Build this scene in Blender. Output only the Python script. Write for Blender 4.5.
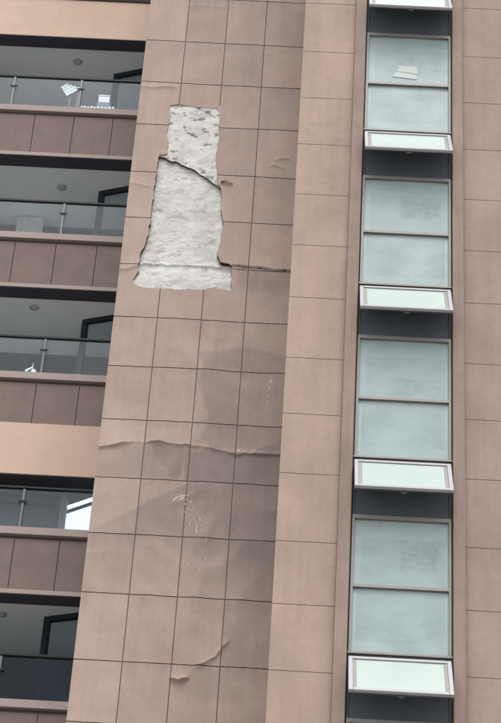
import bpy, bmesh, math, random
from mathutils import Vector, Matrix, noise
from mathutils.geometry import delaunay_2d_cdt
random.seed(7)
R = math.radians
for o in list(bpy.data.objects): bpy.data.objects.remove(o)
S = bpy.context.scene
C = bpy.context.collection
EYE = 1.6                                   # the photographer's eye above the pavement

# ------------------------------------------------------------------ camera
cam = bpy.data.cameras.new('camera'); camo = bpy.data.objects.new('camera', cam); C.objects.link(camo)
cam.sensor_fit = 'VERTICAL'; cam.sensor_height = 24.0; cam.lens = 2100.0 / 723.0 * 24.0
cam.clip_start = 0.1; cam.clip_end = 3000.0
Rr = ((0.9984, 0.0509, -0.0234), (-0.0111, 0.5891, 0.8080), (0.0549, -0.8064, 0.5887))
cx = Vector([r[0] for r in Rr]).normalized()
fw = Vector([r[2] for r in Rr]); fw = (fw - fw.dot(cx) * cx).normalized()
cy = -fw.cross(cx).normalized()
if cy.z < 0: cy = -cy
M4 = Matrix.Identity(4)
for i in range(3):
    M4[i][0] = cx[i]; M4[i][1] = cy[i]; M4[i][2] = -fw[i]; M4[i][3] = (0, 0, EYE)[i]
camo.matrix_world = M4
S.camera = camo

# ------------------------------------------------------------------ sky and sun (bright overcast)
SUN_EL, SUN_ROT = R(62), R(181)
w = bpy.data.worlds.new('World'); S.world = w; w.use_nodes = True
nt = w.node_tree; nt.nodes.clear()
sky = nt.nodes.new('ShaderNodeTexSky'); sky.sky_type = 'NISHITA'; sky.sun_disc = False
sky.sun_elevation = SUN_EL; sky.sun_rotation = SUN_ROT; sky.dust_density = 4.0; sky.air_density = 1.2; sky.ozone_density = 1.0
hs = nt.nodes.new('ShaderNodeHueSaturation'); hs.inputs['Saturation'].default_value = 0.22
bg = nt.nodes.new('ShaderNodeBackground'); bg.inputs['Strength'].default_value = 0.15
wo = nt.nodes.new('ShaderNodeOutputWorld')
nt.links.new(sky.outputs[0], hs.inputs['Color']); nt.links.new(hs.outputs[0], bg.inputs[0]); nt.links.new(bg.outputs[0], wo.inputs[0])
sd = Vector((math.sin(SUN_ROT) * math.cos(SUN_EL), math.cos(SUN_ROT) * math.cos(SUN_EL), math.sin(SUN_EL)))
sl = bpy.data.lights.new('sun', 'SUN'); sl.energy = 0.55; sl.angle = R(24); sl.color = (1.0, 0.965, 0.92)
so = bpy.data.objects.new('sun', sl); C.objects.link(so)
so.rotation_euler = sd.to_track_quat('Z', 'Y').to_euler(); so.location = (0, 0, 60)
S.view_settings.view_transform = 'Standard'; S.view_settings.look = 'None'; S.view_settings.gamma = 1.0
S.view_settings.exposure = 1.46

# ------------------------------------------------------------------ materials
def srgb(r, g, b):
    f = lambda c: (c / 12.92 if c <= 0.04045 else ((c + 0.055) / 1.055) ** 2.4)
    return (f(r / 255), f(g / 255), f(b / 255), 1)
def alb(r, g, b, k=0.46):                       # paint colour at its real albedo (the picture is exposed bright)
    c = srgb(r, g, b); return (c[0] * k, c[1] * k, c[2] * k, 1)
def mat(name, col, rough=0.85, metal=0.0, spec=0.3, tone=None, mottle=0.10, mscale=3.0, bump=0.15, bscale=220.0, streak=0.0):
    m = bpy.data.materials.new(name); m.use_nodes = True; n = m.node_tree; L = n.links; N = n.nodes
    p = N['Principled BSDF']; p.inputs['Roughness'].default_value = rough; p.inputs['Metallic'].default_value = metal
    p.inputs['Specular IOR Level'].default_value = spec
    g = N.new('ShaderNodeNewGeometry'); pos = g.outputs['Position']
    def noi(scale, det=4, vec=None, rgh=0.6):
        t = N.new('ShaderNodeTexNoise'); t.inputs['Scale'].default_value = scale; t.inputs['Detail'].default_value = det
        t.inputs['Roughness'].default_value = rgh; L.new(vec or pos, t.inputs['Vector']); return t.outputs['Fac']
    def mix(fac, a, b, typ='MIX'):
        x = N.new('ShaderNodeMix'); x.data_type = 'RGBA'; x.blend_type = typ
        for k, v in ((0, fac), (6, a), (7, b)):
            if isinstance(v, (tuple, float, int)): x.inputs[k].default_value = v
            else: L.new(v, x.inputs[k])
        return x.outputs[2]
    def rng(v, a, b, c, d):
        x = N.new('ShaderNodeMapRange'); L.new(v, x.inputs[0])
        for k, q in enumerate((a, b, c, d)): x.inputs[k + 1].default_value = q
        return x.outputs[0]
    base = col
    if tone:
        at = N.new('ShaderNodeAttribute'); at.attribute_name = 'tone'
        base = mix(at.outputs['Fac'], col, tone)
    v = rng(noi(mscale), 0.3, 0.7, 1 - mottle, 1 + mottle * 0.6)
    v2 = rng(noi(90, 6, None, 0.75), 0.3, 0.7, 1 - mottle * 1.3, 1 + mottle * 1.0)
    v3 = rng(noi(11, 5, None, 0.7), 0.3, 0.7, 1 - mottle * 0.5, 1 + mottle * 0.4)
    val = v
    for vv in (v2, v3):
        mm = N.new('ShaderNodeMath'); mm.operation = 'MULTIPLY'; L.new(val, mm.inputs[0]); L.new(vv, mm.inputs[1]); val = mm.outputs[0]
    if streak:
        mp = N.new('ShaderNodeMapping'); mp.inputs['Scale'].default_value = (9, 9, 0.45); L.new(pos, mp.inputs['Vector'])
        s = rng(noi(1.0, 5, mp.outputs[0]), 0.42, 0.72, 1.0, 1 - streak)
        m2 = N.new('ShaderNodeMath'); m2.operation = 'MULTIPLY'; L.new(val, m2.inputs[0]); L.new(s, m2.inputs[1]); val = m2.outputs[0]
    hsv = N.new('ShaderNodeHueSaturation'); L.new(val, hsv.inputs['Value'])
    if isinstance(base, tuple): hsv.inputs['Color'].default_value = base
    else: L.new(base, hsv.inputs['Color'])
    L.new(hsv.outputs[0], p.inputs['Base Color'])
    if bump:
        b = N.new('ShaderNodeBump'); b.inputs['Strength'].default_value = bump; b.inputs['Distance'].default_value = 0.004
        L.new(noi(bscale, 3), b.inputs['Height']); L.new(b.outputs[0], p.inputs['Normal'])
    return m
MT = {}
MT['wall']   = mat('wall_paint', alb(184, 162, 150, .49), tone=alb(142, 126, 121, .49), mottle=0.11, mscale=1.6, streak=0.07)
MT['pier']   = mat('pier_paint', alb(185, 162, 146, .47), tone=alb(150, 129, 118), mottle=0.12, mscale=1.3, streak=0.08)
MT['right']  = mat('side_paint', alb(176, 154, 142, .45), tone=alb(145, 125, 116), mottle=0.12, mscale=1.3, streak=0.10)
MT['fin']    = mat('fin_paint', alb(170, 149, 137, .41), mottle=0.14, mscale=2.0, streak=0.16)
MT['para']   = mat('parapet_paint', alb(152, 132, 125, .34), mottle=0.12, streak=0.06)
MT['trim']   = mat('trim_paint', alb(170, 156, 149, .50), mottle=0.05, streak=0.06)
MT['cream']  = mat('cream_paint', alb(202, 176, 158, .53), mottle=0.09, mscale=1.0, streak=0.05)
MT['core']   = mat('core', alb(112, 100, 97), mottle=0.1)
MT['grout']  = mat('joint', alb(118, 104, 99, .40), mottle=0.1)
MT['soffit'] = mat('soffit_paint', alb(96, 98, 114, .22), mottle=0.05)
MT['ceil']   = mat('ceiling_paint', srgb(212, 218, 217), mottle=0.03)
MT['inwall'] = mat('balcony_wall', srgb(215, 220, 220), mottle=0.05)
MT['navy']   = mat('navy_frame', alb(44, 52, 72), rough=0.45, spec=0.5, bump=0, mottle=0.05)
MT['rail']   = mat('rail_metal', alb(52, 56, 64, .12), rough=0.6, spec=0.2, bump=0, mottle=0.05)
MT['post']   = mat('post_metal', alb(120, 122, 124, .24), rough=0.4, metal=0.3, spec=0.5, bump=0, mottle=0.08)
MT['alu']    = mat('grey_aluminium', alb(168, 165, 160, .33), rough=0.5, spec=0.5, bump=0, mottle=0.10, mscale=8)
MT['darkalu']= mat('dark_gasket', srgb(52, 54, 58), rough=0.7, bump=0)
MT['white']  = mat('white_frame', alb(226, 225, 230, .27), rough=0.4, spec=0.5, bump=0, mottle=0.04, mscale=8)
MT['whiteitem'] = mat('white_plastic', srgb(196, 204, 203), rough=0.5, bump=0, mottle=0.04)
MT['slate']  = mat('stair_interior_paint', srgb(165, 176, 190), mottle=0.05)
MT['lampdome'] = mat('lamp_dome', srgb(165, 170, 170), rough=0.4, bump=0)
MT['paving'] = mat('pavement', srgb(150, 146, 140), mottle=0.12, mscale=0.5)
MT['blind']  = mat('blind_slat', alb(84, 100, 112, .2), rough=0.5, bump=0)
MT['netting'] = mat('netting', alb(104, 114, 122, .40), rough=0.8, bump=0.3, mottle=0.06)
MT['curtain']= mat('curtain', srgb(190, 196, 190), mottle=0.05, bump=0)

def plaster(name, c1, c2, stain):
    m = mat(name, c1, mottle=0.05); n = m.node_tree; N = n.nodes; L = n.links
    hsv = [x for x in N if x.type == 'HUE_SAT'][0]
    g = [x for x in N if x.type == 'NEW_GEOMETRY'][0]
    t = N.new('ShaderNodeTexNoise'); t.inputs['Scale'].default_value = 7; t.inputs['Detail'].default_value = 6; t.inputs['Roughness'].default_value = 0.65
    L.new(g.outputs['Position'], t.inputs['Vector'])
    r = N.new('ShaderNodeValToRGB'); r.color_ramp.elements[0].position = 0.40; r.color_ramp.elements[0].color = c2
    r.color_ramp.elements[1].position = 0.62; r.color_ramp.elements[1].color = c1
    L.new(t.outputs['Fac'], r.inputs[0])
    at = N.new('ShaderNodeAttribute'); at.attribute_name = 'tone'
    x = N.new('ShaderNodeMix'); x.data_type = 'RGBA'; L.new(at.outputs['Fac'], x.inputs[0]); L.new(r.outputs[0], x.inputs[6]); x.inputs[7].default_value = stain
    L.new(x.outputs[2], hsv.inputs['Color'])
    b = [q for q in N if q.type == 'BUMP'][0]; b.inputs['Distance'].default_value = 0.012; b.inputs['Strength'].default_value = 0.25
    b.inputs['Height'].links[0].from_node.inputs['Scale'].default_value = 45
    b.inputs['Strength'].default_value = 0.15
    tf = N.new('ShaderNodeTexNoise'); tf.inputs['Scale'].default_value = 6.5; tf.inputs['Detail'].default_value = 3.5; tf.inputs['Roughness'].default_value = 0.5; tf.inputs['Distortion'].default_value = 0.4
    mp = N.new('ShaderNodeMapping'); mp.inputs['Scale'].default_value = (1, 1, 1.5); L.new(g.outputs['Position'], mp.inputs['Vector']); L.new(mp.outputs[0], tf.inputs['Vector'])
    rf = N.new('ShaderNodeValToRGB'); e = rf.color_ramp.elements
    e[0].position = 0.40; e[0].color = (0, 0, 0, 1); e[1].position = 0.415; e[1].color = (.45, .45, .45, 1)
    for ps, v in ((0.56, .45), (0.572, .8), (0.65, .8), (0.66, 1)): q = e.new(ps); q.color = (v, v, v, 1)
    L.new(tf.outputs['Fac'], rf.inputs[0])
    b2 = N.new('ShaderNodeBump'); b2.inputs['Strength'].default_value = 1.0; b2.inputs['Distance'].default_value = 0.005
    L.new(rf.outputs[0], b2.inputs['Height']); L.new(b.outputs[0], b2.inputs['Normal']); L.new(b2.outputs[0], n.nodes['Principled BSDF'].inputs['Normal'])
    return m
MT['mortar'] = plaster('exposed_mortar', alb(220, 220, 216, .49), alb(208, 208, 205, .49), alb(132, 122, 116, .5))
MT['scrape'] = mat('scraped_paint', alb(200, 184, 174, .5), mottle=0.2, bump=0)
MT['edge']   = mat('broken_edge', alb(120, 104, 98), mottle=0.25, mscale=20, bump=0.5, bscale=60)

def film_glass(name, col, col2, refl=0.16, rough=0.30, smear=0.20):
    """frosted, dusty stairwell glass: a pale diffuse film under a glossy surface, with darker smears"""
    m = bpy.data.materials.new(name); m.use_nodes = True; n = m.node_tree; N = n.nodes; L = n.links
    p = N['Principled BSDF']; p.inputs['Roughness'].default_value = rough; p.inputs['IOR'].default_value = 1.6
    p.inputs['Specular IOR Level'].default_value = refl
    tc = N.new('ShaderNodeTexCoord'); oi = N.new('ShaderNodeObjectInfo')
    mp = N.new('ShaderNodeMapping'); mp.inputs['Scale'].default_value = (1.2, 1, 3.2)
    L.new(tc.outputs['Object'], mp.inputs['Vector'])
    cb = N.new('ShaderNodeCombineXYZ'); mu = N.new('ShaderNodeMath'); mu.operation = 'MULTIPLY'; mu.inputs[1].default_value = 31.0
    L.new(oi.outputs['Random'], mu.inputs[0]); L.new(mu.outputs[0], cb.inputs[1]); L.new(cb.outputs[0], mp.inputs['Location'])
    t = N.new('ShaderNodeTexNoise'); t.inputs['Scale'].default_value = 1.5; t.inputs['Detail'].default_value = 5; t.inputs['Roughness'].default_value = 0.55
    t.inputs['Distortion'].default_value = 0.1; L.new(mp.outputs[0], t.inputs['Vector'])
    rr = N.new('ShaderNodeMapRange'); L.new(t.outputs['Fac'], rr.inputs[0])
    for k, q in enumerate((0.48, 0.72, 0.0, smear)): rr.inputs[k + 1].default_value = q
    x = N.new('ShaderNodeMix'); x.data_type = 'RGBA'; L.new(rr.outputs[0], x.inputs[0]); x.inputs[6].default_value = col; x.inputs[7].default_value = col2
    td = N.new('ShaderNodeTexNoise'); td.inputs['Scale'].default_value = 38; td.inputs['Detail'].default_value = 6; td.inputs['Roughness'].default_value = 0.75; L.new(mp.outputs[0], td.inputs['Vector'])
    hv = N.new('ShaderNodeHueSaturation'); rd = N.new('ShaderNodeMapRange'); L.new(td.outputs['Fac'], rd.inputs[0])
    for k, q in enumerate((0.3, 0.7, 0.90, 1.09)): rd.inputs[k + 1].default_value = q
    L.new(rd.outputs[0], hv.inputs['Value'])
    at = N.new('ShaderNodeAttribute'); at.attribute_name = 'tone'
    x2 = N.new('ShaderNodeMix'); x2.data_type = 'RGBA'; L.new(at.outputs['Fac'], x2.inputs[0]); L.new(x.outputs[2], x2.inputs[6]); x2.inputs[7].default_value = col2
    L.new(x2.outputs[2], hv.inputs['Color']); L.new(hv.outputs[0], p.inputs['Base Color'])
    return m
MT['pane']   = film_glass('frosted_pane', alb(186, 205, 205, .42), alb(108, 132, 143, .38))
MT['litpane']   = film_glass('lit_frosted_pane', alb(230, 247, 241, .315), alb(200, 226, 220, .315), smear=0.2)  # open sash glass: same frosted film, its extra light put into a paler colour

def clear_glass(name, tint, refl, rough=0.02):
    m = bpy.data.materials.new(name); m.use_nodes = True; n = m.node_tree; N = n.nodes; L = n.links; N.clear()
    o = N.new('ShaderNodeOutputMaterial'); tr = N.new('ShaderNodeBsdfTransparent'); tr.inputs[0].default_value = tint
    gl = N.new('ShaderNodeBsdfGlossy'); gl.inputs['Roughness'].default_value = rough; gl.inputs[0].default_value = (0.72, 0.93, 0.97, 1)
    mx = N.new('ShaderNodeMixShader'); mx.inputs[0].default_value = refl
    L.new(tr.outputs[0], mx.inputs[1]); L.new(gl.outputs[0], mx.inputs[2]); L.new(mx.outputs[0], o.inputs[0])
    return m
def dusty_glass(name, tint, film, k):
    m = bpy.data.materials.new(name); m.use_nodes = True; n = m.node_tree; N = n.nodes; L = n.links; N.clear()
    o = N.new('ShaderNodeOutputMaterial'); tr = N.new('ShaderNodeBsdfTransparent'); tr.inputs[0].default_value = tint
    df = N.new('ShaderNodeBsdfDiffuse'); df.inputs[0].default_value = film; gl = N.new('ShaderNodeBsdfGlossy'); gl.inputs['Roughness'].default_value = 0.3
    m1 = N.new('ShaderNodeMixShader'); m1.inputs[0].default_value = 0.35; L.new(df.outputs[0], m1.inputs[1]); L.new(gl.outputs[0], m1.inputs[2])
    mx = N.new('ShaderNodeMixShader'); mx.inputs[0].default_value = k; L.new(tr.outputs[0], mx.inputs[1]); L.new(m1.outputs[0], mx.inputs[2]); L.new(mx.outputs[0], o.inputs[0])
    return m
MT['railglass'] = dusty_glass('balustrade_glass', (0.90, 0.94, 0.97, 1), (0.5, 0.55, 0.6, 1), 0.03)
MT['blueglass'] = dusty_glass('reflection_tinted_glass', (0.12, 0.24, 0.36, 1), (0.1, 0.2, 0.3, 1), 0.03)  # dark reflection in the lowest balustrade put into the tint
MT['doorglass'] = dusty_glass('dark_door_glass', (0.05, 0.08, 0.14, 1), (0.06, 0.09, 0.15, 1), 0.04)
MT['mirror']    = clear_glass('coated_glass', (0.2, 0.25, 0.3, 1), 0.88)

# ------------------------------------------------------------------ builders
def box(bm, x0, x1, y0, y1, z0, z1, M=None):
    vs = [bm.verts.new((x, y, z)) for x in (x0, x1) for y in (y0, y1) for z in (z0, z1)]
    if M is not None:
        for v in vs: v.co = M @ v.co
    for f in ((0, 1, 3, 2), (4, 6, 7, 5), (0, 4, 5, 1), (2, 3, 7, 6), (0, 2, 6, 4), (1, 5, 7, 3)):
        bm.faces.new([vs[i] for i in f])
def obj(name, bm, m, parent=None, loc=(0, 0, 0), bevel=0.0, tones=None, label=None, kind=None, mats=None, smooth=False):
    if bevel: bmesh.ops.bevel(bm, geom=bm.edges[:], offset=bevel, segments=1, affect='EDGES')
    bmesh.ops.recalc_face_normals(bm, faces=bm.faces)
    me = bpy.data.meshes.new(name); bm.to_mesh(me); bm.free()
    for k in ([m] if mats is None else mats): me.materials.append(MT[k])
    if tones is not None:
        a = me.attributes.new('tone', 'FLOAT', 'POINT'); a.data.foreach_set('value', tones)
    if smooth: me.shade_smooth()
    o = bpy.data.objects.new(name, me); C.objects.link(o); o.location = loc
    if parent: o.parent = parent
    if label: o['label'] = label
    if kind: o['kind'] = kind
    return o
def boxes(name, lst, m, parent=None, bevel=0.0, **k):
    bm = bmesh.new()
    for b in lst: box(bm, *b)
    return obj(name, bm, m, parent, bevel=bevel, **k)
def empty(name, loc, parent=None, label=None, cat=None, group=None):
    o = bpy.data.objects.new(name, None); C.objects.link(o); o.empty_display_size = 0.3; o.location = loc
    if parent: o.parent = parent; o.matrix_parent_inverse = Matrix.Translation(-Vector(parent.location))
    for k, v in (('label', label), ('category', cat), ('group', group)):
        if v: o[k] = v
    return o
def fix(o, parent):
    """parent a mesh modelled in world coordinates under an empty that stands elsewhere"""
    o.parent = parent; o.matrix_parent_inverse = Matrix.Translation(-world_loc(parent)); return o
def world_loc(o):
    v = Vector(o.location)
    return v                                    # every empty is placed in world coordinates (inverse cancels its parent)
def Z(z): return z + EYE                         # surveyed heights are above the eye

def inside(p, poly):
    x, y = p; r = False; j = len(poly) - 1
    for i in range(len(poly)):
        a, b = poly[i], poly[j]
        if (a[1] > y) != (b[1] > y) and x < (b[0] - a[0]) * (y - a[1]) / (b[1] - a[1]) + a[0]: r = not r
        j = i
    return r
def ragged(poly, step=0.035, amp=0.012, seed=0.0, closed=True):
    out = []
    n = len(poly)
    for i in range(n if closed else n - 1):
        a = Vector(poly[i]); b = Vector(poly[(i + 1) % n]); d = b - a; k = max(1, int(d.length / step))
        nrm = Vector((-d.y, d.x)).normalized()
        for j in range(k):
            p = a + d * (j / k)
            q = noise.noise(Vector((p.x * 6 + seed, p.y * 6, seed))) * amp * 1.8 + noise.noise(Vector((p.x * 31, p.y * 31, seed + 5))) * amp * 0.7
            if j or i or closed: p = p + nrm * q
            out.append((p.x, p.y))
    if not closed: out.append(tuple(poly[-1]))
    return out
def hash2(x, z): return noise.noise(Vector((x, z, 3.3)))
def sheet(outer, step, keep=None, cut=None, hf=None, tf=None, y=0.0, thick=0.03, seed=1):
    """a plate in the XZ plane: triangulated outline minus a cut, relief hf(x,z) outwards, side walls 'thick' deep.
    Returns bmesh and the tone of every vertex."""
    rnd = random.Random(seed)
    pts = []; edges = []
    def loop(poly):
        s = len(pts); pts.extend(Vector(p) for p in poly)
        edges.extend((s + i, s + (i + 1) % len(poly)) for i in range(len(poly)))
    x0, x1 = min(p[0] for p in outer), max(p[0] for p in outer); z0, z1 = min(p[1] for p in outer), max(p[1] for p in outer)
    if len(outer) == 4:                          # subdivide the sides so that joints follow the relief
        o2 = []
        for i in range(4):
            a = Vector(outer[i]); b = Vector(outer[(i + 1) % 4]); k = max(1, round((b - a).length / step))
            o2 += [tuple(a + (b - a) * (j / k)) for j in range(k)]
        outer = o2
    loop(outer)
    if cut: loop(cut)
    nx = max(1, round((x1 - x0) / step)); nz = max(1, round((z1 - z0) / step))
    for i in range(1, nx):
        for j in range(1, nz):
            q = (x0 + (x1 - x0) * i / nx + rnd.uniform(-.15, .15) * step, z0 + (z1 - z0) * j / nz + rnd.uniform(-.15, .15) * step)
            if inside(q, outer): pts.append(Vector(q))
    for ln in (FOLDLINES if PM <= y < PM + .015 else ()):
        a0, a1 = max(x0, ln[0][0]), min(x1, ln[-1][0])
        nn = int((a1 - a0) / 0.022)
        for i in range(1, nn):
            xx = a0 + (a1 - a0) * i / nn; zc_ = fold_z(ln, xx)
            for dz in (-.075, -.05, -.032, -.016, 0, .014, .028, .05):
                q = (xx, zc_ + dz)
                if x0 + .004 < xx < x1 - .004 and z0 + .004 < q[1] < z1 - .004: pts.append(Vector(q))
    V, E_, F, *_r = delaunay_2d_cdt(pts, edges, [], 0, 1e-5)
    bm = bmesh.new(); bv = {}
    for f in F:
        c = sum((V[i] for i in f), Vector((0, 0))) / len(f)
        if not inside(c, outer) or (cut and inside(c, cut)): continue
        for i in f:
            if i not in bv:
                h = hf(V[i].x, V[i].y) if hf else 0
                bv[i] = bm.verts.new((V[i].x, y - h, V[i].y))
        bm.faces.new([bv[i] for i in f])
    bm.normal_update()
    for f in bm.faces: f.smooth = True
    bm.edges.ensure_lookup_table()
    bd = [e for e in bm.edges if len(e.link_faces) == 1]
    back = {}
    for e in bd:
        for v in e.verts:
            if v not in back:
                back[v] = (bm.verts.new(v.co), bm.verts.new((v.co.x, y + thick, v.co.z)))
    for e in bd:
        a, b = e.verts
        f = bm.faces.new((back[a][0], back[b][0], back[b][1], back[a][1])); f.material_index = 1
    bm.verts.index_update()
    tones = [max(0.0, min(1.0, tf(v.co.x, v.co.z))) if tf else 0.0 for v in bm.verts]
    return bm, tones
def plate(name, outer, step, m, parent, **k):
    edge = k.pop('edge', 'grout'); cut = k.get('cut')
    bm, tn = sheet(outer, step, **k)
    if not bm.faces: bm.free(); return None
    me = bpy.data.meshes.new(name)
    # front faces must look towards -Y
    for f in bm.faces:
        if f.material_index == 0 and f.normal.y > 0: f.normal_flip()
    bm.to_mesh(me); bm.free()
    me.materials.append(MT[m]); me.materials.append(MT[edge])
    a = me.attributes.new('tone', 'FLOAT', 'POINT'); a.data.foreach_set('value', tn)
    o = bpy.data.objects.new(name, me); C.objects.link(o)
    return fix(o, parent)
def sm(a, b, x):
    t = max(0.0, min(1.0, (x - a) / (b - a))); return t * t * (3 - 2 * t)
def line_at(line, x):
    if x <= line[0][0]: return line[0][1]
    for (a, za), (b, zb) in zip(line, line[1:]):
        if x <= b: return za + (zb - za) * (x - a) / (b - a)
    return line[-1][1]

# ------------------------------------------------------------------ the ground
boxes('ground', [(-900, 900, -900, 900, -0.5, 0.0)], 'paving', kind='structure')

# ------------------------------------------------------------------ the building
PW, PM, PB = 23.83, 26.00, 28.37            # planes of the stair tower, the damaged wall, the balcony fronts
TOPZ = 33.0
bld = empty('apartment_building', (0, 27, 0), None,
            'tall pinkish beige apartment block with peeling render, recessed balconies and a stairwell window strip', 'building')
def part(name, lst, m, bevel=0.0, label=None, parent=bld):
    o = boxes(name, lst, m, bevel=bevel, label=label); return fix(o, parent)
part('wall_core', [(-2.90, -0.17, PM + 0.125, 31.5, 0, TOPZ), (-0.18, 0.80, PW + 0.035, 31.5, 0, TOPZ),
                   (2.13, 5.2, PW + 0.035, 31.5, 0, TOPZ)], 'core')
part('wall_return', [(-0.196, -0.1805, PW + 0.036, PM + 0.124, 0, TOPZ)], 'pier')
part('wall_return', [(-2.922, -2.9005, PM + 0.09, 31.4, 0, TOPZ)], 'wall')
part('wall_lower', [(-2.915, -0.198, PM + 0.003, PM + 0.124, 0, Z(11.84))], 'wall')
part('wall_lower', [(-0.195, 0.60, PW + 0.003, PW + 0.034, 0, Z(10.6))], 'pier')

# ---- damaged wall
HOLE = [(-2.41, 24.19), (-2.2, 24.20), (-1.98, 24.18), (-1.60, 24.17), (-1.55, 24.05), (-1.56, 23.79), (-1.54, 23.5), (-1.55, 23.23), (-1.53, 22.9),
        (-1.50, 22.58), (-1.42, 22.40), (-1.41, 22.05), (-1.37, 21.85), (-1.34, 21.63), (-1.36, 21.32), (-1.39, 21.0), (-1.33, 20.86), (-1.16, 20.80),
        (-1.14, 20.6), (-1.13, 20.31), (-1.40, 20.32), (-1.62, 20.28), (-2.01, 20.26), (-2.24, 20.28), (-2.44, 20.28), (-2.67, 20.35), (-2.69, 20.44), (-2.62, 20.62),
        (-2.64, 20.78), (-2.60, 21.05), (-2.54, 21.30), (-2.52, 21.6), (-2.52, 21.87), (-2.51, 22.30), (-2.505, 22.6), (-2.50, 22.85), (-2.49, 23.07),
        (-2.36, 23.10), (-2.37, 23.35), (-2.40, 23.55), (-2.38, 23.85)]
HOLE = [(x, Z(z)) for x, z in HOLE]
HOLE = ragged(HOLE, 0.016, 0.015, 2.0)
CRACK = [(-2.50, 23.05), (-2.39, 23.03), (-2.27, 22.94), (-2.20, 22.96), (-2.13, 22.91), (-1.88, 22.77), (-1.65, 22.61), (-1.44, 22.42)]
CRACK = [(x, Z(z)) for x, z in CRACK]
BULGE = [(-2.92, 17.22), (-2.54, 17.33), (-2.09, 17.37), (-1.61, 17.33), (-1.27, 17.30), (-0.89, 17.22), (-0.67, 17.23), (-0.20, 17.25)]
BULGE = [(x, Z(z)) for x, z in BULGE]
RCRK = [(-1.33, 20.83), (-1.1, 20.80), (-0.86, 20.80), (-0.67, 20.79), (-0.46, 20.76), (-0.2, 20.77)]
RCRK = [(x, Z(z)) for x, z in RCRK]
BLIS = [(-1.62, 13.52), (-1.54, 13.47), (-1.45, 13.44), (-1.36, 13.46), (-1.27, 13.53)]
DIAG = [(-1.25, 13.66), (-1.10, 13.74), (-0.96, 13.84), (-0.88, 13.98), (-0.74, 14.14)]
FOLDS = [([(-2.93, 24.60), (-2.76, 24.56), (-2.5, 24.60), (-2.26, 24.61)], .018, .12, .035),
         ([(-2.93, 20.62), (-2.8, 20.63), (-2.72, 20.68), (-2.6, 20.74)], .022, .15, .035),
         ([(-2.93, 22.42), (-2.7, 22.39), (-2.52, 22.34)], .012, .10, .03),
         ([(-2.3, 26.55), (-1.9, 26.58), (-1.5, 26.52)], .008, .12, .04),
         ([(-0.62, 23.02), (-0.48, 23.10), (-0.36, 23.12), (-0.24, 23.02)], .016, .06, .03),
         ([(-0.72, 22.90), (-0.58, 22.95), (-0.42, 22.90), (-0.32, 22.84)], .014, .07, .03),
         (BLIS, .060, .09, .030), (DIAG, .034, .14, .035),
         ([(-2.92, 15.40), (-2.5, 15.46), (-2.1, 15.42)], .004, .12, .05)]
FOLDS = [([(x, Z(z) if z < 30 and f is not None else z) for x, z in f], a, u, d) for f, a, u, d in FOLDS]
def fold_z(ln, x): return line_at(ln, x) + 0.018 * noise.noise(Vector((x * 8, 1.7, ln[0][1] * 7))) + 0.007 * noise.noise(Vector((x * 37, 4.7, ln[0][1] * 3)))
FOLDLINES = [BULGE, RCRK] + [f[0] for f in FOLDS]
def fold(x, z, ln, amp, up, dn, taper=0.10):
    x0, x1 = ln[0][0], ln[-1][0]
    if x < x0 - 0.01 or x > x1 + 0.01: return 0.0
    t = 1.0
    if x0 > -2.9: t *= sm(x0, x0 + taper, x)
    if x1 < -0.22: t *= 1 - sm(x1 - taper, x1, x)
    zz = fold_z(ln, x)
    d = z - zz
    return amp * t * ((math.exp(-d / up) * .72 + .28 * math.exp(-d / .022)) if d > 0 else math.exp(d / dn))
def wall_h(x, z):
    h = 0.016 * noise.noise(Vector((x * 0.9, z * 0.6, 4.0))) + 0.004 * noise.noise(Vector((x * 4, z * 3, 9.0)))
    h += fold(x, z, BULGE, 0.040 * (0.70 + 1.1 * noise.noise(Vector((x * 3.2, 0, 1)))), 0.22, 0.022)
    if x > -1.36:
        d = z - fold_z(RCRK, x); h += 0.013 * (math.exp(-d / .25) if d > 0 else 0.0)
        if d <= 0: h -= 0.012 * math.exp(d / .30)
        h -= 0.03 * math.exp(-((d + .006) / .012) ** 2) * (0.6 + 0.6 * noise.noise(Vector((x * 7, 3, 3))))
    for f, a, u, dn in FOLDS: h += fold(x, z, f, a, u, dn)
    kk = sm(Z(13.2), Z(14.5), z) * (1 - sm(Z(19.2), Z(20.0), z)) * sm(-2.6, -1.8, x)
    r1 = 1 - abs(noise.noise(Vector((x * 1.5 + 3, z * 1.1, 23)))) * 3
    r2 = 1 - abs(noise.noise(Vector((x * 2.6 + z * .8, z * 1.9, 51)))) * 3
    h += kk * (0.013 * max(0, r1) + 0.006 * max(0, r2))
    # vertical ripple that runs down from the hole
    xr = -1.25 + 0.06 * math.sin((z - Z(15)) * 3.1)
    k = sm(Z(13.4), Z(13.9), z) * (1 - sm(Z(16.2), Z(16.6), z))
    h += 0.013 * k * math.exp(-((x - xr) / 0.05) ** 2) * (0.5 + noise.noise(Vector((0, z * 5, 2))))
    xr = -1.42 + (z - Z(17.3)) * -0.06
    k = sm(Z(16.2), Z(16.9), z) * (1 - sm(Z(18.9), Z(19.3), z))
    h += 0.010 * k * sm(xr - 0.03, xr + 0.03, x) * (1 - sm(xr + 0.05, xr + 0.5, x))
    return h
def wob(x, z, s): return 0.035 * noise.noise(Vector((x * 5, z * 5, s))) + 0.012 * noise.noise(Vector((x * 22, z * 22, s)))
ROWS_ = [29.6, 28.68, 27.75, 26.75, 25.685, 24.70, 23.735, 22.68, 21.70, 20.74, 19.69, 18.74, 17.75, 16.71, 15.75, 14.76, 13.69, 12.74, 11.80]
COLS_ = [-2.925, -2.245, -1.56, -0.885, -0.197]
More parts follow.
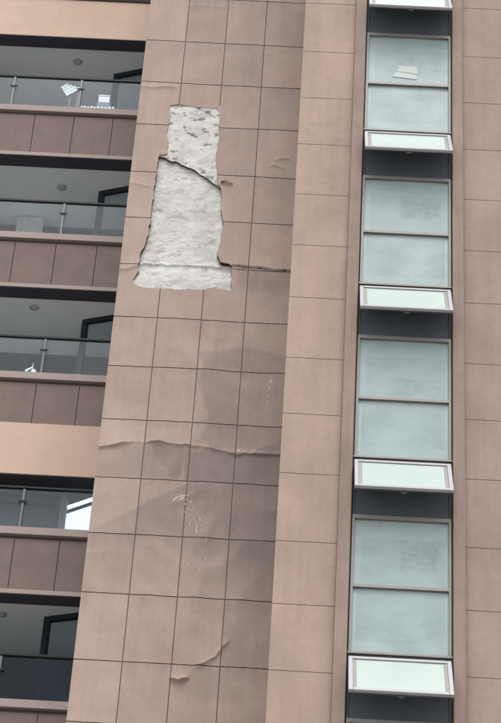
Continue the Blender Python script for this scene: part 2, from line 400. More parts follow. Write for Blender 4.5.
def panel_mark(x, q):
    ci = max([i for i, c in enumerate(COLS_) if x >= c - .001] or [0]); ri = max([i for i, r in enumerate(ROWS_) if q <= r + .001] or [0])
    d = ROWS_[ri] - q
    t = 0.28 * noise.noise(Vector((ci * 5.3 + .5, ri * 3.7 + .5, 8.0)))
    t += 0.26 * math.exp(-d / 0.06) * max(0, 0.5 + noise.noise(Vector((x * 9, ri, 4))))
    t += 0.30 * max(0, noise.noise(Vector((x * 16, ri * 2.1, 6)))) * math.exp(-d / 0.35)
    return t
def wall_t(x, z):
    q = z - EYE; e = 0.022
    t = 0.10 + 0.12 * noise.noise(Vector((x * .8, z * .5, 1))) + panel_mark(x, q) + 0.10 * noise.noise(Vector((x * 3.1, z * 2.3, 15)))
    t += 0.12 * sm(-2.32, -2.2, x + wob(x, z, 1))
    # darker tone patches (measured outlines)
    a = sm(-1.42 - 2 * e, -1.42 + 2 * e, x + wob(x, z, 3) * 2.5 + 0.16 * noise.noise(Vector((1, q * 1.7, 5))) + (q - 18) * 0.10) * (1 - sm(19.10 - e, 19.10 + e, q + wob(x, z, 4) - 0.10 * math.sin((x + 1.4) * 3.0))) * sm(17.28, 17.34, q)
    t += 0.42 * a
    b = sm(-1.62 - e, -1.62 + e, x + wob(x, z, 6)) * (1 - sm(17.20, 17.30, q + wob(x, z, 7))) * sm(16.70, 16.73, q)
    t += 0.70 * b  # b and c: shade under the bulge painted as tone, weaker on the left
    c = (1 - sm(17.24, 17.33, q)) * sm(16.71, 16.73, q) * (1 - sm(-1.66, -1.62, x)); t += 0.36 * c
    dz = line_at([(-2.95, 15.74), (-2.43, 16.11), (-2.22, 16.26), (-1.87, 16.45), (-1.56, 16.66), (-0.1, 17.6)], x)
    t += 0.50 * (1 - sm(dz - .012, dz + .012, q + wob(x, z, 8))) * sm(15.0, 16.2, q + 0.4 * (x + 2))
    t += 0.12 * (1 - sm(16.70, 16.72, q)) * sm(-0.98, -0.80, x)
    w1 = wob(x, z, 12) * 4
    # more angular darker outlines
    def tri(pts): return inside((x + w1 * .5, q + w1 * .5), pts)
    if tri([(-1.62, 16.68), (-0.95, 16.68), (-0.80, 15.9), (-1.25, 15.2), (-1.42, 15.7)]): t += 0.12
    if tri([(-2.2, 17.30), (-1.64, 17.32), (-1.60, 16.9), (-1.78, 16.72)]): t += 0.25
    if tri([(-0.9, 14.25), (-0.25, 14.9), (-0.2, 13.2), (-1.15, 13.2), (-1.2, 13.75)]): t += 0.09
    if tri([(-2.93, 19.3), (-2.3, 19.0), (-1.9, 18.3), (-2.4, 18.0), (-2.93, 18.2)]): t += 0.10
    cz = line_at(RCRK, x) - EYE
    t += 0.42 * sm(-1.15, -1.0, x) * (1 - sm(cz - 0.02, cz, q)) * sm(cz - 0.62, cz - 0.28, q + wob(x, z, 9) * 2)  # shade below the right crack painted into the tone
    t += 0.06 * sm(-1.36, -1.2, x) * sm(20.8, 21.2, q)  # stair tower's shade on the right columns put into the tone
    return t
dw = empty('damaged_wall', (-1.56, PM, 0), bld, 'wall of square render panels with a large torn hole showing white mortar')
cols = [-2.925, -2.245, -1.56, -0.885, -0.197]
rows = [27.75, 26.75, 25.685, 24.70, 23.735, 22.68, 21.70, 20.74, 19.69, 18.74, 17.75, 16.71, 15.75, 14.76, 13.69, 12.74, 11.80]
rows = [29.6, 28.68] + rows
G = 0.007
hx0, hx1 = min(p[0] for p in HOLE), max(p[0] for p in HOLE); hz0, hz1 = min(p[1] for p in HOLE), max(p[1] for p in HOLE)
for ri in range(len(rows) - 1):
    z1, z0 = Z(rows[ri]) - G, Z(rows[ri + 1]) + G
    for ci in range(4):
        x0, x1 = cols[ci] + (0 if ci == 0 else G), cols[ci + 1] - (0 if ci == 3 else G)
        hit = not (x1 < hx0 or x0 > hx1 or z1 < hz0 or z0 > hz1)
        st = 0.034 if Z(13) < z1 < Z(27.5) else 0.12
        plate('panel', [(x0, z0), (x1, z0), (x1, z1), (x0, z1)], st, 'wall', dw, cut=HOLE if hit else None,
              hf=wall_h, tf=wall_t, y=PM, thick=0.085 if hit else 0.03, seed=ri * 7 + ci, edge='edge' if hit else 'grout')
# joints: a shallow bed behind the panels that follows the relief, left out where the render has fallen
BEDY = PM + 0.0125
plate('joint_bed', [(-2.915, Z(11.86)), (-0.2, Z(11.86)), (-0.2, Z(28.7)), (-2.915, Z(28.7))], 0.055, 'grout', dw, cut=HOLE, hf=wall_h, y=BEDY, thick=0.07, edge='edge')
# exposed mortar: the shallow upper piece, and the deep lower bed
def lumps(x, z):
    n1 = noise.noise(Vector((x * 5, z * 7, 11))); n2 = noise.noise(Vector((x * 14, z * 19, 5))); n3 = noise.noise(Vector((x * 40, z * 40, 2)))
    return n1, n2, n3
def flakes(x, z, f, th, w=.018, s=0.0):
    n = noise.noise(Vector((x * f, z * f * 1.5, s))) + 0.45 * noise.noise(Vector((x * f * 3.1, z * f * 4.0, s + 4))) + 0.2 * noise.noise(Vector((x * f * 9, z * f * 9, s + 9)))
    return sm(th - w, th + w, n)
def up_h(x, z):
    a, b, c = lumps(x, z); return 0.003 * a + 0.0008 * c + 0.004 * flakes(x, z, 4, 0.05, s=3) - 0.004 * flakes(x, z, 6, 0.36, s=21)
def up_t(x, z):
    q = z - EYE; b = 0.16 * sm(23.3, 24.1, q) + 0.08 * sm(-2.0, -1.6, x)
    return 0.85 * flakes(x, z, 6, 0.46 - b, .03, 21) + 0.25 * flakes(x, z, 3, .2, .2, 71)
upper = [(-2.47, 24.24), (-1.52, 24.23), (-1.48, 23.2), (-1.44, 22.5), (-1.40, 22.40)]
upper = [(x, Z(z)) for x, z in upper] + list(reversed(ragged(CRACK, 0.03, 0.014, 4.0, closed=False)))[0:]
UPE = [(-2.55, Z(23.06))]
plate('exposed_mortar', upper + [], 0.017, 'mortar', dw, hf=up_h, tf=up_t, y=PM + 0.018, thick=0.062, edge='edge')
def lo_h(x, z):
    a, b, c = lumps(x, z); q = z - EYE
    k = 0.4 + 0.6 * sm(-.2, .2, noise.noise(Vector((x * 2, z * 2, 8))))
    h = 0.005 * a + k * 0.75 * (0.004 * flakes(x, z, 3.2, 0.0, s=31) + 0.008 * flakes(x, z, 6.5, 0.28, s=44) + 0.006 * flakes(x, z, 11, 0.35, s=60))
    lip = 20.80 + 0.02 * noise.noise(Vector((x * 9, 2, 2)))
    d = q - lip
    h += 0.032 * (math.exp(-d / 0.025) if d > 0 else math.exp(d / 0.02))
    if d < 0: h += 0.035 * sm(0.0, 0.35, -d)
    h += 0.012 * math.exp(-((x + 1.75) / 0.35) ** 2)
    return h
def lo_t(x, z):
    n = noise.noise(Vector((x * 4, z * 5, 31))) + 0.5 * noise.noise(Vector((x * 15, z * 15, 6)))
    return 0.30 * flakes(x, z, 5, .38, .06, 81) + 0.16 * flakes(x, z, 2.2, .1, .25, 91) + 0.5 * (1 - sm(0.0, 0.05, x + 2.60 - 0.03 * math.sin(z * 9))) * 0 + 0.9 * sm(0.52, 0.6, noise.noise(Vector((x * 7, z * 16, 12)))) * (1 - sm(20.36, 20.40, z - EYE))
lower = [(-2.74, 20.22), (-1.08, 20.22), (-1.08, 20.9), (-1.30, 21.0), (-1.30, 22.0), (-1.33, 22.60), (-1.6, 23.1), (-2.57, 23.15), (-2.57, 21.6), (-2.72, 20.8)]
plate('exposed_mortar', [(x, Z(z)) for x, z in lower], 0.017, 'mortar', dw, hf=lo_h, tf=lo_t, y=PM + 0.072, thick=0.05, edge='edge')
# curled strip of torn mesh and a hanging flap at the right end of the crack
bm = bmesh.new(); prev = None
for i in range(15):
    t = i / 14; x = -1.72 + 0.30 * t + 0.03 * math.sin(t * 5); z = Z(22.62 - 0.22 * t - 0.16 * max(0, t - .6)); y = PM - 0.01 - 0.045 * math.sin(t * 2.9) * 1.8
    wd = 0.020 + 0.012 * math.sin(t * 9)
    cur = (bm.verts.new((x - wd * .4, y, z + wd)), bm.verts.new((x + wd * .6, y - 0.015, z - wd)))
    if prev: bm.faces.new((prev[0], prev[1], cur[1], cur[0]))
    prev = cur
bmesh.ops.solidify(bm, geom=bm.faces[:], thickness=0.006)
fix(obj('torn_strip', bm, 'mortar', label='curled white strip of torn mesh'), dw)
bm = bmesh.new(); prev = None
for i in range(9):
    t = i / 8; x = -1.44 + 0.20 * t; z = Z(22.53 + 0.03 * math.sin(t * 4)); y = PM - 0.012 - 0.035 * math.sin(t * 3.0)
    cur = (bm.verts.new((x, y + .01, z + 0.025 * (1 - t * .5))), bm.verts.new((x, y - 0.02, z - 0.03 * (1 - t * .7))))
    if prev: bm.faces.new((prev[0], prev[1], cur[1], cur[0]))
    prev = cur
bmesh.ops.solidify(bm, geom=bm.faces[:], thickness=0.006)
fix(obj('torn_flap', bm, 'wall', label='small torn flap of render'), dw)
# white chips where the paint has flaked off
rnd = random.Random(5)
bm = bmesh.new()
def chip(x, z, rx, rz, rot=0.0, n=9):
    rx *= 1.15; rz *= 1.35
    vs = []; z = Z(z); h = wall_h(x, z)
    for i in range(n):
        a = i / n * math.tau; k = rnd.uniform(.6, 1.15); u = rx * math.cos(a) * k; v = rz * math.sin(a) * k
        X = x + u * math.cos(rot) - v * math.sin(rot); ZZ = z + u * math.sin(rot) + v * math.cos(rot)
        vs.append((X, PM - wall_h(X, ZZ) - 0.004, ZZ))
    f = [bm.verts.new(v) for v in vs]; b = [bm.verts.new((v[0], v[1] + 0.006, v[2])) for v in vs]
    bm.faces.new(f)
    for i in range(n): bm.faces.new((f[i], b[i], b[(i + 1) % n], f[(i + 1) % n]))
for c in ((-1.60, 16.44, .030, .010, .3), (-1.54, 16.45, .022, .008, -.4), (-1.70, 16.40, .018, .020, .2), (-1.73, 16.36, .010, .018, .2), (-1.66, 16.35, .008, .016, .1), (-1.47, 16.36, .007, .035, .3), (-1.44, 16.27, .006, .03, .2), (-1.46, 16.20, .006, .02, .2), (-1.37, 15.90, .007, .06, 0),
          (-1.36, 15.86, .012, .035, 0), (-1.37, 15.95, .010, .03, 0), (-1.28, 16.12, .008, .012, 0), (-1.22, 16.17, .010, .01, 0), (-1.33, 16.05, .008, .01, 0),
          (-0.42, 18.58, .012, .05, -.1), (-0.43, 18.46, .008, .03, -.1), (-0.44, 18.30, .012, .016, 0), (-0.45, 18.20, .006, .05, 0), (-0.46, 18.03, .006, .02, 0),
          (-0.83, 17.28, .015, .02, .3), (-0.64, 17.27, .012, .012, 0), (-0.60, 17.31, .009, .016, 0), (-0.50, 17.28, .02, .007, .2), (-1.22, 15.72, .006, .07, -.2),
          (-1.20, 15.40, .010, .03, .3), (-1.27, 15.20, .008, .03, .3), (-1.45, 15.31, .006, .02, 0), (-1.30, 19.60, .008, .02, 0), (-0.96, 19.70, .006, .03, .2), (-0.9, 19.58, .006, .012, 0)):
    chip(*c)
for _ in range(13): chip(-1.66 + rnd.gauss(0, .04), 16.40 + rnd.gauss(0, .03), rnd.uniform(.008, .026), rnd.uniform(.005, .014), rnd.uniform(-1, 1), 7)
for _ in range(14): chip(-0.435 - 0.03 * _ / 14 + rnd.gauss(0, .004), 18.6 - 0.6 * _ / 14, rnd.uniform(.003, .007), rnd.uniform(.012, .026), -.1, 7)
for _ in range(22):
    t = rnd.random(); chip(-1.62 + 0.32 * t + rnd.gauss(0, .045), 16.46 - 0.62 * t + rnd.gauss(0, .05), rnd.uniform(.004, .008), rnd.uniform(.012, .034), rnd.uniform(.0, .5), 7)
fix(obj('paint_chip', bm, 'scrape', kind='stuff'), dw)

# ---- stair tower walls
prow = [27.50, 26.48, 25.49, 24.53, 23.455, 22.465, 21.50, 20.50, 19.52, 18.55, 17.47, 16.515, 15.535, 14.46, 13.51, 12.545, 11.5, 10.55]
def pier_h(x, z): return 0.006 * noise.noise(Vector((x * 1.1, z * 0.9, 14))) + 0.002 * noise.noise(Vector((x * 6, z * 5, 19)))
def pier_t(x, z):
    n = noise.noise(Vector((x * 1.3, z * .9, 41))) * 0.5 + 0.2
    for (sx, sz) in ((0.33, 24.2), (0.20, 22.9)): n += 0.8 * math.exp(-((x - sx) / .015) ** 2 - ((z - Z(sz)) / .05) ** 2)
    s = noise.noise(Vector((x * 6, z * 26, 6))); n += 0.35 * sm(.3, .5, s) * sm(21.0, 21.4, z - EYE) * (1 - sm(22.2, 22.4, z - EYE))
    return n * 0.7
part('joint_bed', [(-0.193, 0.61, PW + 0.011, PW + 0.034, Z(10.62), Z(27.4)), (2.312, 5.15, PW + 0.011, PW + 0.034, Z(10.62), Z(27.4))], 'grout')
tw = empty('stair_tower_wall', (0.2, PW, 0), bld, 'flat pinkish wall strip left of the stairwell windows')
for i in range(len(prow) - 1):
    z1, z0 = Z(prow[i]) - G, Z(prow[i + 1]) + G
    plate('panel', [(-0.197, z0 - .003), (0.613, z0 - .003), (0.613, z1 + .003), (-0.197, z1 + .003)], 0.07, 'pier', tw, hf=pier_h, tf=pier_t, y=PW, thick=0.03, seed=i)
sw = empty('side_wall', (3.2, PW, 0), bld, 'flat pinkish wall right of the stairwell windows')
def side_h(x, z):
    h = pier_h(x + 5, z)
    return h + fold(x, z, [(2.45, Z(21.62)), (2.7, Z(21.66)), (3.0, Z(21.6))], .010, .1, .04) + fold(x, z, [(2.6, Z(14.02)), (2.75, Z(13.98)), (2.95, Z(13.97))], .016, .08, .03)
for i in range(len(prow) - 1):
    z1, z0 = Z(prow[i] + 0.05) - G, Z(prow[i + 1] + 0.05) + G
    for (x0, x1) in ((2.31, 3.25), (3.25 + G, 4.2), (4.2 + G, 5.18)):
        plate('panel', [(x0, z0 - .003), (x1, z0 - .003), (x1, z1 + .003), (x0, z1 + .003)], 0.08, 'right', sw, hf=side_h, tf=pier_t, y=PW, thick=0.03, seed=i + 50)
for o in (part('window_fin', [(0.615, 0.785, PW - 0.10, PW + 0.10, 0, TOPZ)], 'fin', 0.006),
          part('window_fin', [(2.145, 2.307, PW - 0.10, PW + 0.10, 0, TOPZ)], 'fin', 0.006)):
    o['label'] = 'projecting vertical fin beside the stairwell window strip'
part('fin_backing', [(0.785, 0.80, PW + 0.05, PW + 0.3, 0, TOPZ), (2.13, 2.145, PW + 0.05, PW + 0.3, 0, TOPZ)], 'darkalu')

# ---- stairwell interior behind the windows
bm = bmesh.new()
box(bm, 0.801, 2.129, PW + 2.4, PW + 2.5, 0, TOPZ)
for k in range(-2, 9):
    zb = Z(23.89 - 3 * k + 3.0) - 2.0
    box(bm, 0.801, 2.129, PW + 0.35, PW + 2.39, zb - 0.85, zb - 0.70)
fix(obj('stairwell_interior', bm, 'slate'), bld)

# ---- stairwell windows
XA, XB = 0.805, 2.128
ALPHA = R(31)
floor_words = ['topmost', 'second from top', 'middle', 'second from bottom', 'lowest']
def stair_window(k, word):
    zt = Z(23.89 - 3.0 * k)                      # middle of the bar over the upper pane
    yw = PW
    w_ = empty('stairwell_window', (1.46, yw, zt - 2.1), bld, word)
    P = lambda name, lst, m, bv=0.003, **kk: fix(boxes(name, lst, m, bevel=bv, **kk), w_)
    P('frame_bar', [(XA, XB, yw - 0.012, yw + 0.06, zt - 0.020, zt + 0.038)], 'alu')
    P('frame_bar', [(XA + .03, XB - .03, yw - 0.012, yw + 0.06, zt - 1.072, zt - 1.022)], 'alu')
    P('frame_bar', [(XA - .01, XB + .01, yw - 0.02, yw + 0.06, zt - 2.052, zt - 2.015)], 'alu')
    P('gap_shade_strip', [(XA, XB, yw + 0.004, yw + 0.06, zt - 2.13, zt - 2.053)], 'darkalu', 0)  # dark strip added for the shaded gap above the sash
    P('frame_stile', [(XA, XA + 0.035, yw - 0.02, yw + 0.06, zt - 2.014, zt - 0.021)], 'alu')
    P('frame_stile', [(XB - 0.035, XB, yw - 0.02, yw + 0.06, zt - 2.014, zt - 0.021)], 'alu')
    P('frame_stile', [(XA, XA + 0.035, yw + 0.0, yw + 0.06, zt - 2.961, zt - 2.131)], 'darkalu')
    P('frame_stile', [(XB - 0.035, XB, yw + 0.0, yw + 0.06, zt - 2.961, zt - 2.131)], 'darkalu')
    for j, (a, b) in enumerate(((zt - 1.022, zt - 0.021), (zt - 2.014, zt - 1.073))):
        bm = bmesh.new(); x0, x1 = XA + 0.035, XB - 0.035
        NX, NZ = 60, 44; vs = []; tn = []
        for iz in range(NZ + 1):
            for ix in range(NX + 1):
                u, v = ix / NX, iz / NZ; xx = x0 + (x1 - x0) * u; zz = a + (b - a) * v
                vs.append(bm.verts.new((xx, yw + 0.030 - 0.0015 * noise.noise(Vector((xx * 3, zz * 3, k))), zz)))
                t = 0.0
                g1 = noise.noise(Vector((xx * 2.2 + k * 3.7, zz * 2.0, 2 + j))); g2 = noise.noise(Vector((xx * 7 + k, zz * 22, 5))); g3 = noise.noise(Vector((xx * 13, zz * 10, k * 2.0)))
                if j == 0:
                    t = (0.32, .44, .24, .40, .36)[k % 5] * sm(.12 + .09 * (k * 3 % 5), .5, u) * (1 - sm(.86, .93, u)) * sm(.08 + .07 * (k * 2 % 5), .35, v) * (1 - sm(.55, .62 + .06 * (k % 4), v)) * (.45 + .5 * g1 + .5 * g2 + .35 * g3)
                    t += 0.16 * (1 - sm(.70, .72, v + .01 * g3)) * sm(.05, .1, u)
                else:
                    t = 0.12 + 0.25 * g1 + 0.06 * g2
                    t += 0.10 * sm(.17, .19, v) * (1 - sm(.93, .95, v))  # paler band along the bottom is a painted reflection
                t += 0.10 * max(0, g3)
                if min(u, 1 - u) < .035 or min(v, 1 - v) < .045: t = 0
                edge_ = min(u * 1.25, (1 - u) * 1.25, v * 0.95, (1 - v) * .95)
                t -= 0.0 * edge_
                tn.append(max(0, min(1, t)))
        for iz in range(NZ):
            for ix in range(NX):
                q = iz * (NX + 1) + ix; f = bm.faces.new((vs[q], vs[q + 1], vs[q + NX + 2], vs[q + NX + 1])); f.smooth = True
        cen = Vector(((x0 + x1) / 2, yw, (a + b) / 2))
        for v in bm.verts: v.co -= cen
        o = obj('pane', bm, 'pane', tones=tn); o.location = cen; fix(o, w_)
    # the open awning sash, hung from the top of the lowest light
    h = 0.80; T = Matrix.Translation((1.465, yw - 0.035, zt - 2.125)) @ Matrix.Rotation(-ALPHA, 4, 'X')
    hw = 0.655
    def sash(name, lst, m, bv=0.003):
        bm = bmesh.new()
        for b in lst: box(bm, *b, M=T)
        return fix(obj(name, bm, m, bevel=bv), w_)
    sash('sash_frame', [(-hw, -hw + 0.055, -0.025, 0.02, -h, 0), (hw - 0.055, hw, -0.025, 0.02, -h, 0),
                        (-hw + 0.056, hw - 0.056, -0.025, 0.02, -0.055, 0), (-hw + 0.056, hw - 0.056, -0.025, 0.02, -h, -h + 0.055)], 'white')
    sash('sash_bead', [(-hw + 0.056, -hw + 0.10, -0.012, 0.008, -h + 0.056, -0.056)], 'alu', 0.002)
    sash('sash_bead', [(hw - 0.10, hw - 0.056, -0.012, 0.008, -h + 0.056, -0.056)], 'alu', 0.002)
    sash('sash_pane', [(-hw + 0.101, hw - 0.101, -0.006, 0.004, -h + 0.056, -0.056)], 'litpane', 0)
    sash('sash_seal', [(-hw, hw, 0.021, 0.032, -h - 0.012, -h + 0.03)], 'darkalu', 0)
    sash('handle', [(-0.05, 0.05, 0.03, 0.05, -h - 0.03, -h - 0.012), (-0.012, 0.012, 0.033, 0.05, -h - 0.05, -h - 0.03)], 'darkalu', 0.002)
    P('insect_screen', [(XA + .036, XB - .036, yw + 0.02, yw + 0.024, zt - 2.960, zt - 2.132)], 'netting', 0)
    for s in (-1, 1):
        X = 1.465 + s * 0.63
        bm = bmesh.new(); p0 = Vector((X, yw + 0.01, zt - 2.62)); p1 = T @ Vector((s * 0.63, 0.03, -0.55)); d = p1 - p0
        MM = Matrix.Translation(p0) @ d.to_track_quat('Z', 'Y').to_matrix().to_4x4(); box(bm, -.006, .006, -.006, .006, 0, d.length, M=MM)
        fix(obj('stay_arm', bm, 'darkalu'), w_)
words = {-1: 'stairwell window mostly above the top of the view', 0: 'stairwell window with white sheets on its upper pane', 1: 'stairwell window level with the torn hole',
         2: 'stairwell window below the torn hole', 3: 'stairwell window near the bottom of the view'}
for k in range(-1, 5): stair_window(k, words.get(k))
# white sheets behind/on the top pane
bm = bmesh.new()
def quad(bm, pts, y, th=0.003):
    f = [bm.verts.new((x, y, Z(z))) for x, z in pts]; b = [bm.verts.new((x, y + th, Z(z))) for x, z in pts]
    bm.faces.new(f); bm.faces.new(list(reversed(b)))
    for i in range(len(f)): bm.faces.new((f[i], b[i], b[(i + 1) % len(f)], f[(i + 1) % len(f)]))
quad(bm, [(1.22, 23.02), (1.60, 22.98), (1.61, 23.08), (1.28, 23.13)], PW + 0.022)
quad(bm, [(1.29, 23.135), (1.62, 23.09), (1.60, 23.25), (1.33, 23.26)], PW + 0.021)
o = obj('paper_sheet', bm, 'litpane'); o['label'] = 'white folded paper sheets stuck on the top stairwell pane'; o['category'] = 'paper'

# ---- balconies
XL, XR = -7.4, -2.93
copings = [29.175, 26.18, 23.18, 20.19, 17.19, 14.19, 11.19]
lab = {1: 'balcony with white slats standing for a reflection in its glass', 2: 'balcony with a pale curtain behind its glass', 3: 'balcony just above the wide cream band',
       4: 'balcony under the wide cream band with a pane reflecting bright sky', 5: 'lowest balcony with a deep blue reflection tinted into its balustrade glass'}
part('party_wall', [(XL - 0.3, XL - 0.02, PB - 0.1, 31.4, 0, TOPZ)], 'para')
part('band', [(XL, XR, PB - 0.06, PB + 0.30, Z(18.17), Z(19.16))], 'cream', 0.006, label='wide cream band across the balcony bay')
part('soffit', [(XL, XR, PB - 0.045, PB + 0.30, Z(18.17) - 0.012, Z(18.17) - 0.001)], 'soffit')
for i, zc in enumerate(copings):
    zc = Z(zc)
    b = empty('balcony', (-5.0, PB + 1, zc), bld, lab.get(i))
    P = lambda name, lst, m, bv=0.004, **k: fix(boxes(name, lst, m, bevel=bv, **k), b)
    fl = zc - 0.40                                  # balcony floor
    top = zc + 1.84 + 0.33 if i != 0 else zc + 2.17 # its ceiling = underside of the slab above
    P('coping', [(XL, XR, PB - 0.055, PB + 0.24, zc - 0.135, zc)], 'trim')
    zb = zc - 1.18
    P('parapet_core', [(XL, XR, PB + 0.03, PB + 0.235, zb + 0.002, zc - 0.137)], 'grout', 0)
    if i == 0:
        fix(boxes('parapet_panel', [(XL, XR, PB - 0.002, PB + 0.028, zb + 0.003, zc - 0.20)], 'cream', bevel=.004), b)
    else:
        x = -2.905
        while x > XL:
            a = max(XL, x - 0.715)
            if x <= XR + 0.03: fix(boxes('parapet_panel', [(a + .006, min(x, XR) - .006, PB, PB + 0.028, zb + 0.085, zc - 0.19)], 'para', bevel=.003), b)
            x -= 0.715
        P('parapet_trim', [(XL, XR, PB - 0.012, PB + 0.028, zb, zb + 0.08)], 'trim')
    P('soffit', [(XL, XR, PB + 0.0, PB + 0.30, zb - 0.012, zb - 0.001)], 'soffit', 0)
    P('slab', [(XL, XR, PB + 0.236, 31.45, zb + 0.33, fl)], 'ceil', 0, label='pale balcony ceiling slab')
    # glass balustrade
    yr = PB + 0.03
    P('handrail', [(XL, XR, yr - 0.02, yr + 0.035, zc + 0.757, zc + 0.80)], 'rail', 0.006)
    for xp in (-6.77, -5.53, -4.29, -3.05):
        P('post', [(xp - 0.022, xp + 0.022, yr - 0.02, yr + 0.02, zc, zc + 0.744)], 'post', 0.004)
        P('clamp', [(xp - 0.07, xp + 0.07, yr - 0.035, yr - 0.021, zc + 0.49, zc + 0.525)], 'rail', 0.004)
    for xa, xb in ((-6.745, -5.555), (-5.505, -4.315), (-4.265, -3.075)):
        P('glass_panel', [(xa, xb, yr, yr + 0.010, zc + 0.02, zc + 0.735)], 'blueglass' if i == 5 else 'railglass', 0)
    # back wall with dark sliding doors
    yb = PB + (2.6 if i == 5 else 2.38); dt = top - fl
    P('back_wall', [(XL, -2.95, 31.20, 31.28, fl + .001, top - .001)], 'inwall', 0)
    P('door_frame', [(XL, -3.0, yb, yb + 0.06, fl + dt - 0.07, fl + dt - .002), (XL, -3.0, yb, yb + 0.06, fl + .002, fl + .07)] +
      [(xx - 0.035, xx + 0.035, yb, yb + 0.06, fl + .071, fl + dt - .071) for xx in (-6.9, -5.9, -4.95, -4.06)], 'navy')
    P('door_pane', [(xa + .036, xb - .036, yb + 0.025, yb + 0.035, fl + .071, fl + dt - .071) for xa, xb in ((-6.9, -5.9), (-5.9, -4.95), (-4.95, -4.06), (-4.06, -3.0))], 'doorglass', 0)
    # angled glazed screen at the right end: post, rail under the ceiling, pane
    p0, p1 = (Vector((-3.72, PB + 0.36, 0)), Vector((-2.96, PB + 0.12, 0))) if i == 4 else (Vector((-3.87, PB + 1.32, 0)), Vector((-3.0, PB + 1.02, 0))); d = p1 - p0; L_ = d.length; an = math.atan2(d.y, d.x)
    T = Matrix.Translation(p0) @ Matrix.Rotation(an, 4, 'Z')
    fl_top = top - 0.005
    def scr(name, lst, m, bv=0.004, T=T):
        bm = bmesh.new()
        for q in lst: box(bm, *q, M=T)
        return fix(obj(name, bm, m, bevel=bv), b)
    fm = 'post' if i == 4 else 'navy'
    scr('screen_rail', [(0, L_, -0.045, 0.045, fl_top - 0.10, fl_top)], fm)
    scr('screen_post', [(0, 0.10, -0.045, 0.045, fl + .002, fl_top - 0.101)], fm)
    scr('screen_pane', [(0.101, L_, -0.005, 0.005, fl + .002, fl_top - 0.101)], 'mirror' if i == 4 else 'railglass', 0)
    if i == 4:                                      # this balcony is glazed in, with blinds behind the panes
        ye = PB + 0.62
        P('enclosure_rail', [(XL, -3.765, ye - .03, ye + .03, Z(18.06), Z(18.14))], 'post')
        P('enclosure_rail', [(XL, -3.765, ye - .03, ye + .03, fl + .001, fl + .06)], 'post')
        for xx in (-6.9, -5.9, -4.87): P('enclosure_post', [(xx - .03, xx + .03, ye - .03, ye + .03, fl + .061, Z(18.059))], 'rail')
        for xa, xb in ((-6.87, -5.93), (-5.87, -4.90), (-4.84, -3.77)):
            P('enclosure_pane', [(xa, xb, ye - .004, ye + .004, fl + .061, Z(18.059))], 'railglass', 0)
            for q in range(22):
                zz = Z(18.02) - q * 0.055
                bm = bmesh.new(); box(bm, xa + .02, xb - .02, -.024, .024, -.0015, .0015, M=Matrix.Translation((0, ye + .12, zz)) @ Matrix.Rotation(R(-58 + 6 * noise.noise(Vector((q, xa, 0)))), 4, 'X'))
                fix(obj('blind_slat', bm, 'blind'), b)
    # round ceiling lamp
    if i in (1, 2, 3, 5):
        bm = bmesh.new(); bmesh.ops.create_uvsphere(bm, u_segments=20, v_segments=10, radius=0.095)
        for v in bm.verts: v.co.z *= 0.55
        bmesh.ops.delete(bm, geom=[v for v in bm.verts if v.co.z > 0.01], context='VERTS')
        zl = zc + 1.84 + 0.33
        for v in bm.verts: v.co += Vector(({3: -4.72}.get(i, -4.57), {1: 29.36, 2: 29.58, 3: 29.36, 5: 29.62}[i], zl - 0.02))
        bmesh.ops.create_cone(bm, cap_ends=True, segments=24, radius1=0.10, radius2=0.10, depth=0.018,
                              matrix=Matrix.Translation(({3: -4.72}.get(i, -4.57), {1: 29.36, 2: 29.58, 3: 29.36, 5: 29.62}[i], zl - 0.0105)))
        fix(obj('ceiling_lamp', bm, 'lampdome', smooth=True), b)

def thing(o, label, cat):
    o['label'] = label; o['category'] = cat; return o
# ---- things kept on the balconies
rk = empty('reflection_slats', (-4.55, PB + 0.55, Z(25.78)), None, 'tilted white slats added for a bright reflection in the top balcony glass', 'slats')  # slats built in place of a bright grid reflected in the glass
TT = Matrix.Translation((-4.62, PB + 0.50, Z(26.98))) @ Matrix.Rotation(R(-40), 4, 'Y')
for j in range(4):
    bm = bmesh.new(); box(bm, 0.02 * j, 0.31 - 0.03 * j, 0.02 * j, 0.02 * j + 0.012, 0.082 * j - .02, 0.082 * j + 0.042, M=TT); fix(obj('slat', bm, 'whiteitem', bevel=.003), rk)
for xx in (-4.56, -4.42):
    bm = bmesh.new(); box(bm, xx, xx + 0.02, PB + .53, PB + .55, Z(25.785), Z(27.12)); fix(obj('upright', bm, 'post'), rk)
o = boxes('cupboard', [(-4.02, -3.76, PB + 0.42, PB + 0.70, Z(25.785), Z(26.78))], 'navy', bevel=.006)
thing(o, 'narrow dark cupboard behind the top balcony glass', 'cupboard')
o = boxes('storage_box', [(-4.0, -3.79, PB + 0.44, PB + 0.66, Z(26.782), Z(26.94)), (-4.01, -3.78, PB + 0.43, PB + 0.67, Z(26.941), Z(26.97))], 'whiteitem', bevel=.006)
thing(o, 'white box on the dark cupboard behind the top balcony glass', 'box')
rnd = random.Random(3); x = -4.27; n_ = 0
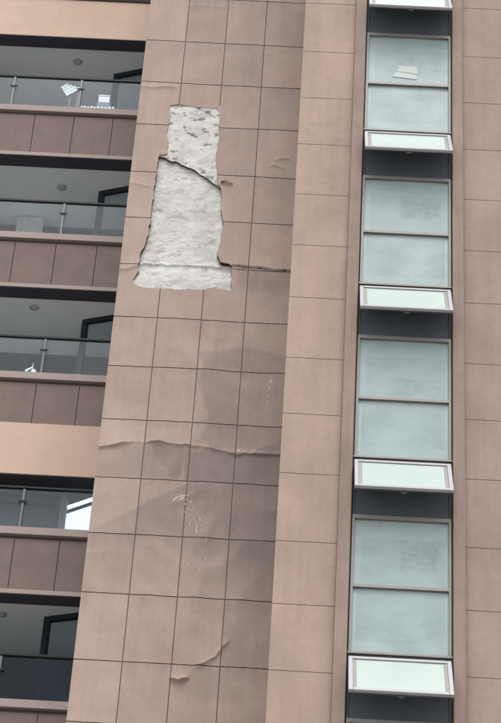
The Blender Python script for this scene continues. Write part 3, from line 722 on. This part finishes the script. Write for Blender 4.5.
while x < -3.66:
    wd = rnd.uniform(.05, .07); bm = bmesh.new()
    hh = rnd.uniform(.155, .185)
    bmesh.ops.create_cone(bm, cap_ends=True, segments=10, radius1=wd * .38, radius2=wd * .5, depth=hh, matrix=Matrix.Translation((x + wd / 2, PB + .11, Z(26.181) + hh / 2)))
    w9 = 'leftmost second third fourth fifth sixth seventh eighth ninth tenth eleventh twelfth'.split()[n_]; n_ += 1
    o = thing(obj('flower_pot', bm, 'whiteitem', bevel=.003), 'small white pot, ' + w9 + (' in' if n_ == 1 else ' from the left in') + ' the row on the top balcony coping', 'pot'); o['group'] = 'white pots on the top balcony coping'
    x += wd + 0.004
o = boxes('curtain', [(-5.45 + j * 0.045, -5.45 + j * 0.045 + 0.0445, PB + 2.08 - 0.012 * (j % 2), PB + 2.10 - 0.012 * (j % 2), Z(22.8), Z(25.28)) for j in range(11)], 'curtain')
thing(o, 'pale curtain hanging inside the second balcony', 'curtain')
bm = bmesh.new()
T0 = Matrix.Translation((-4.47, PB + 0.10, Z(20.19))) @ Matrix.Diagonal((0.8, 0.8, 1.9, 1))
bmesh.ops.create_icosphere(bm, subdivisions=2, radius=0.05, matrix=T0 @ Matrix.Translation((0.05, 0, .045)) @ Matrix.Diagonal((1.3, .8, .9, 1)))
bmesh.ops.create_cone(bm, cap_ends=True, segments=8, radius1=.02, radius2=.008, depth=.16, matrix=T0 @ Matrix.Translation((-0.05, 0, .085)) @ Matrix.Rotation(R(70), 4, 'Y'))
bmesh.ops.create_cone(bm, cap_ends=True, segments=8, radius1=.012, radius2=.006, depth=.09, matrix=T0 @ Matrix.Translation((0.02, 0, .11)))
thing(obj('white_ornament', bm, 'whiteitem'), 'small white ornament on the third balcony coping', 'ornament')
o = boxes('white_cabinet', [(-6.3, -5.66, PB + 1.0, PB + 1.4, Z(25.78), Z(27.05)), (-6.32, -5.64, PB + 0.98, PB + 1.42, Z(27.05), Z(27.09))], 'curtain', bevel=.006)
thing(o, 'pale cabinet at the left end of the top balcony', 'cabinet')
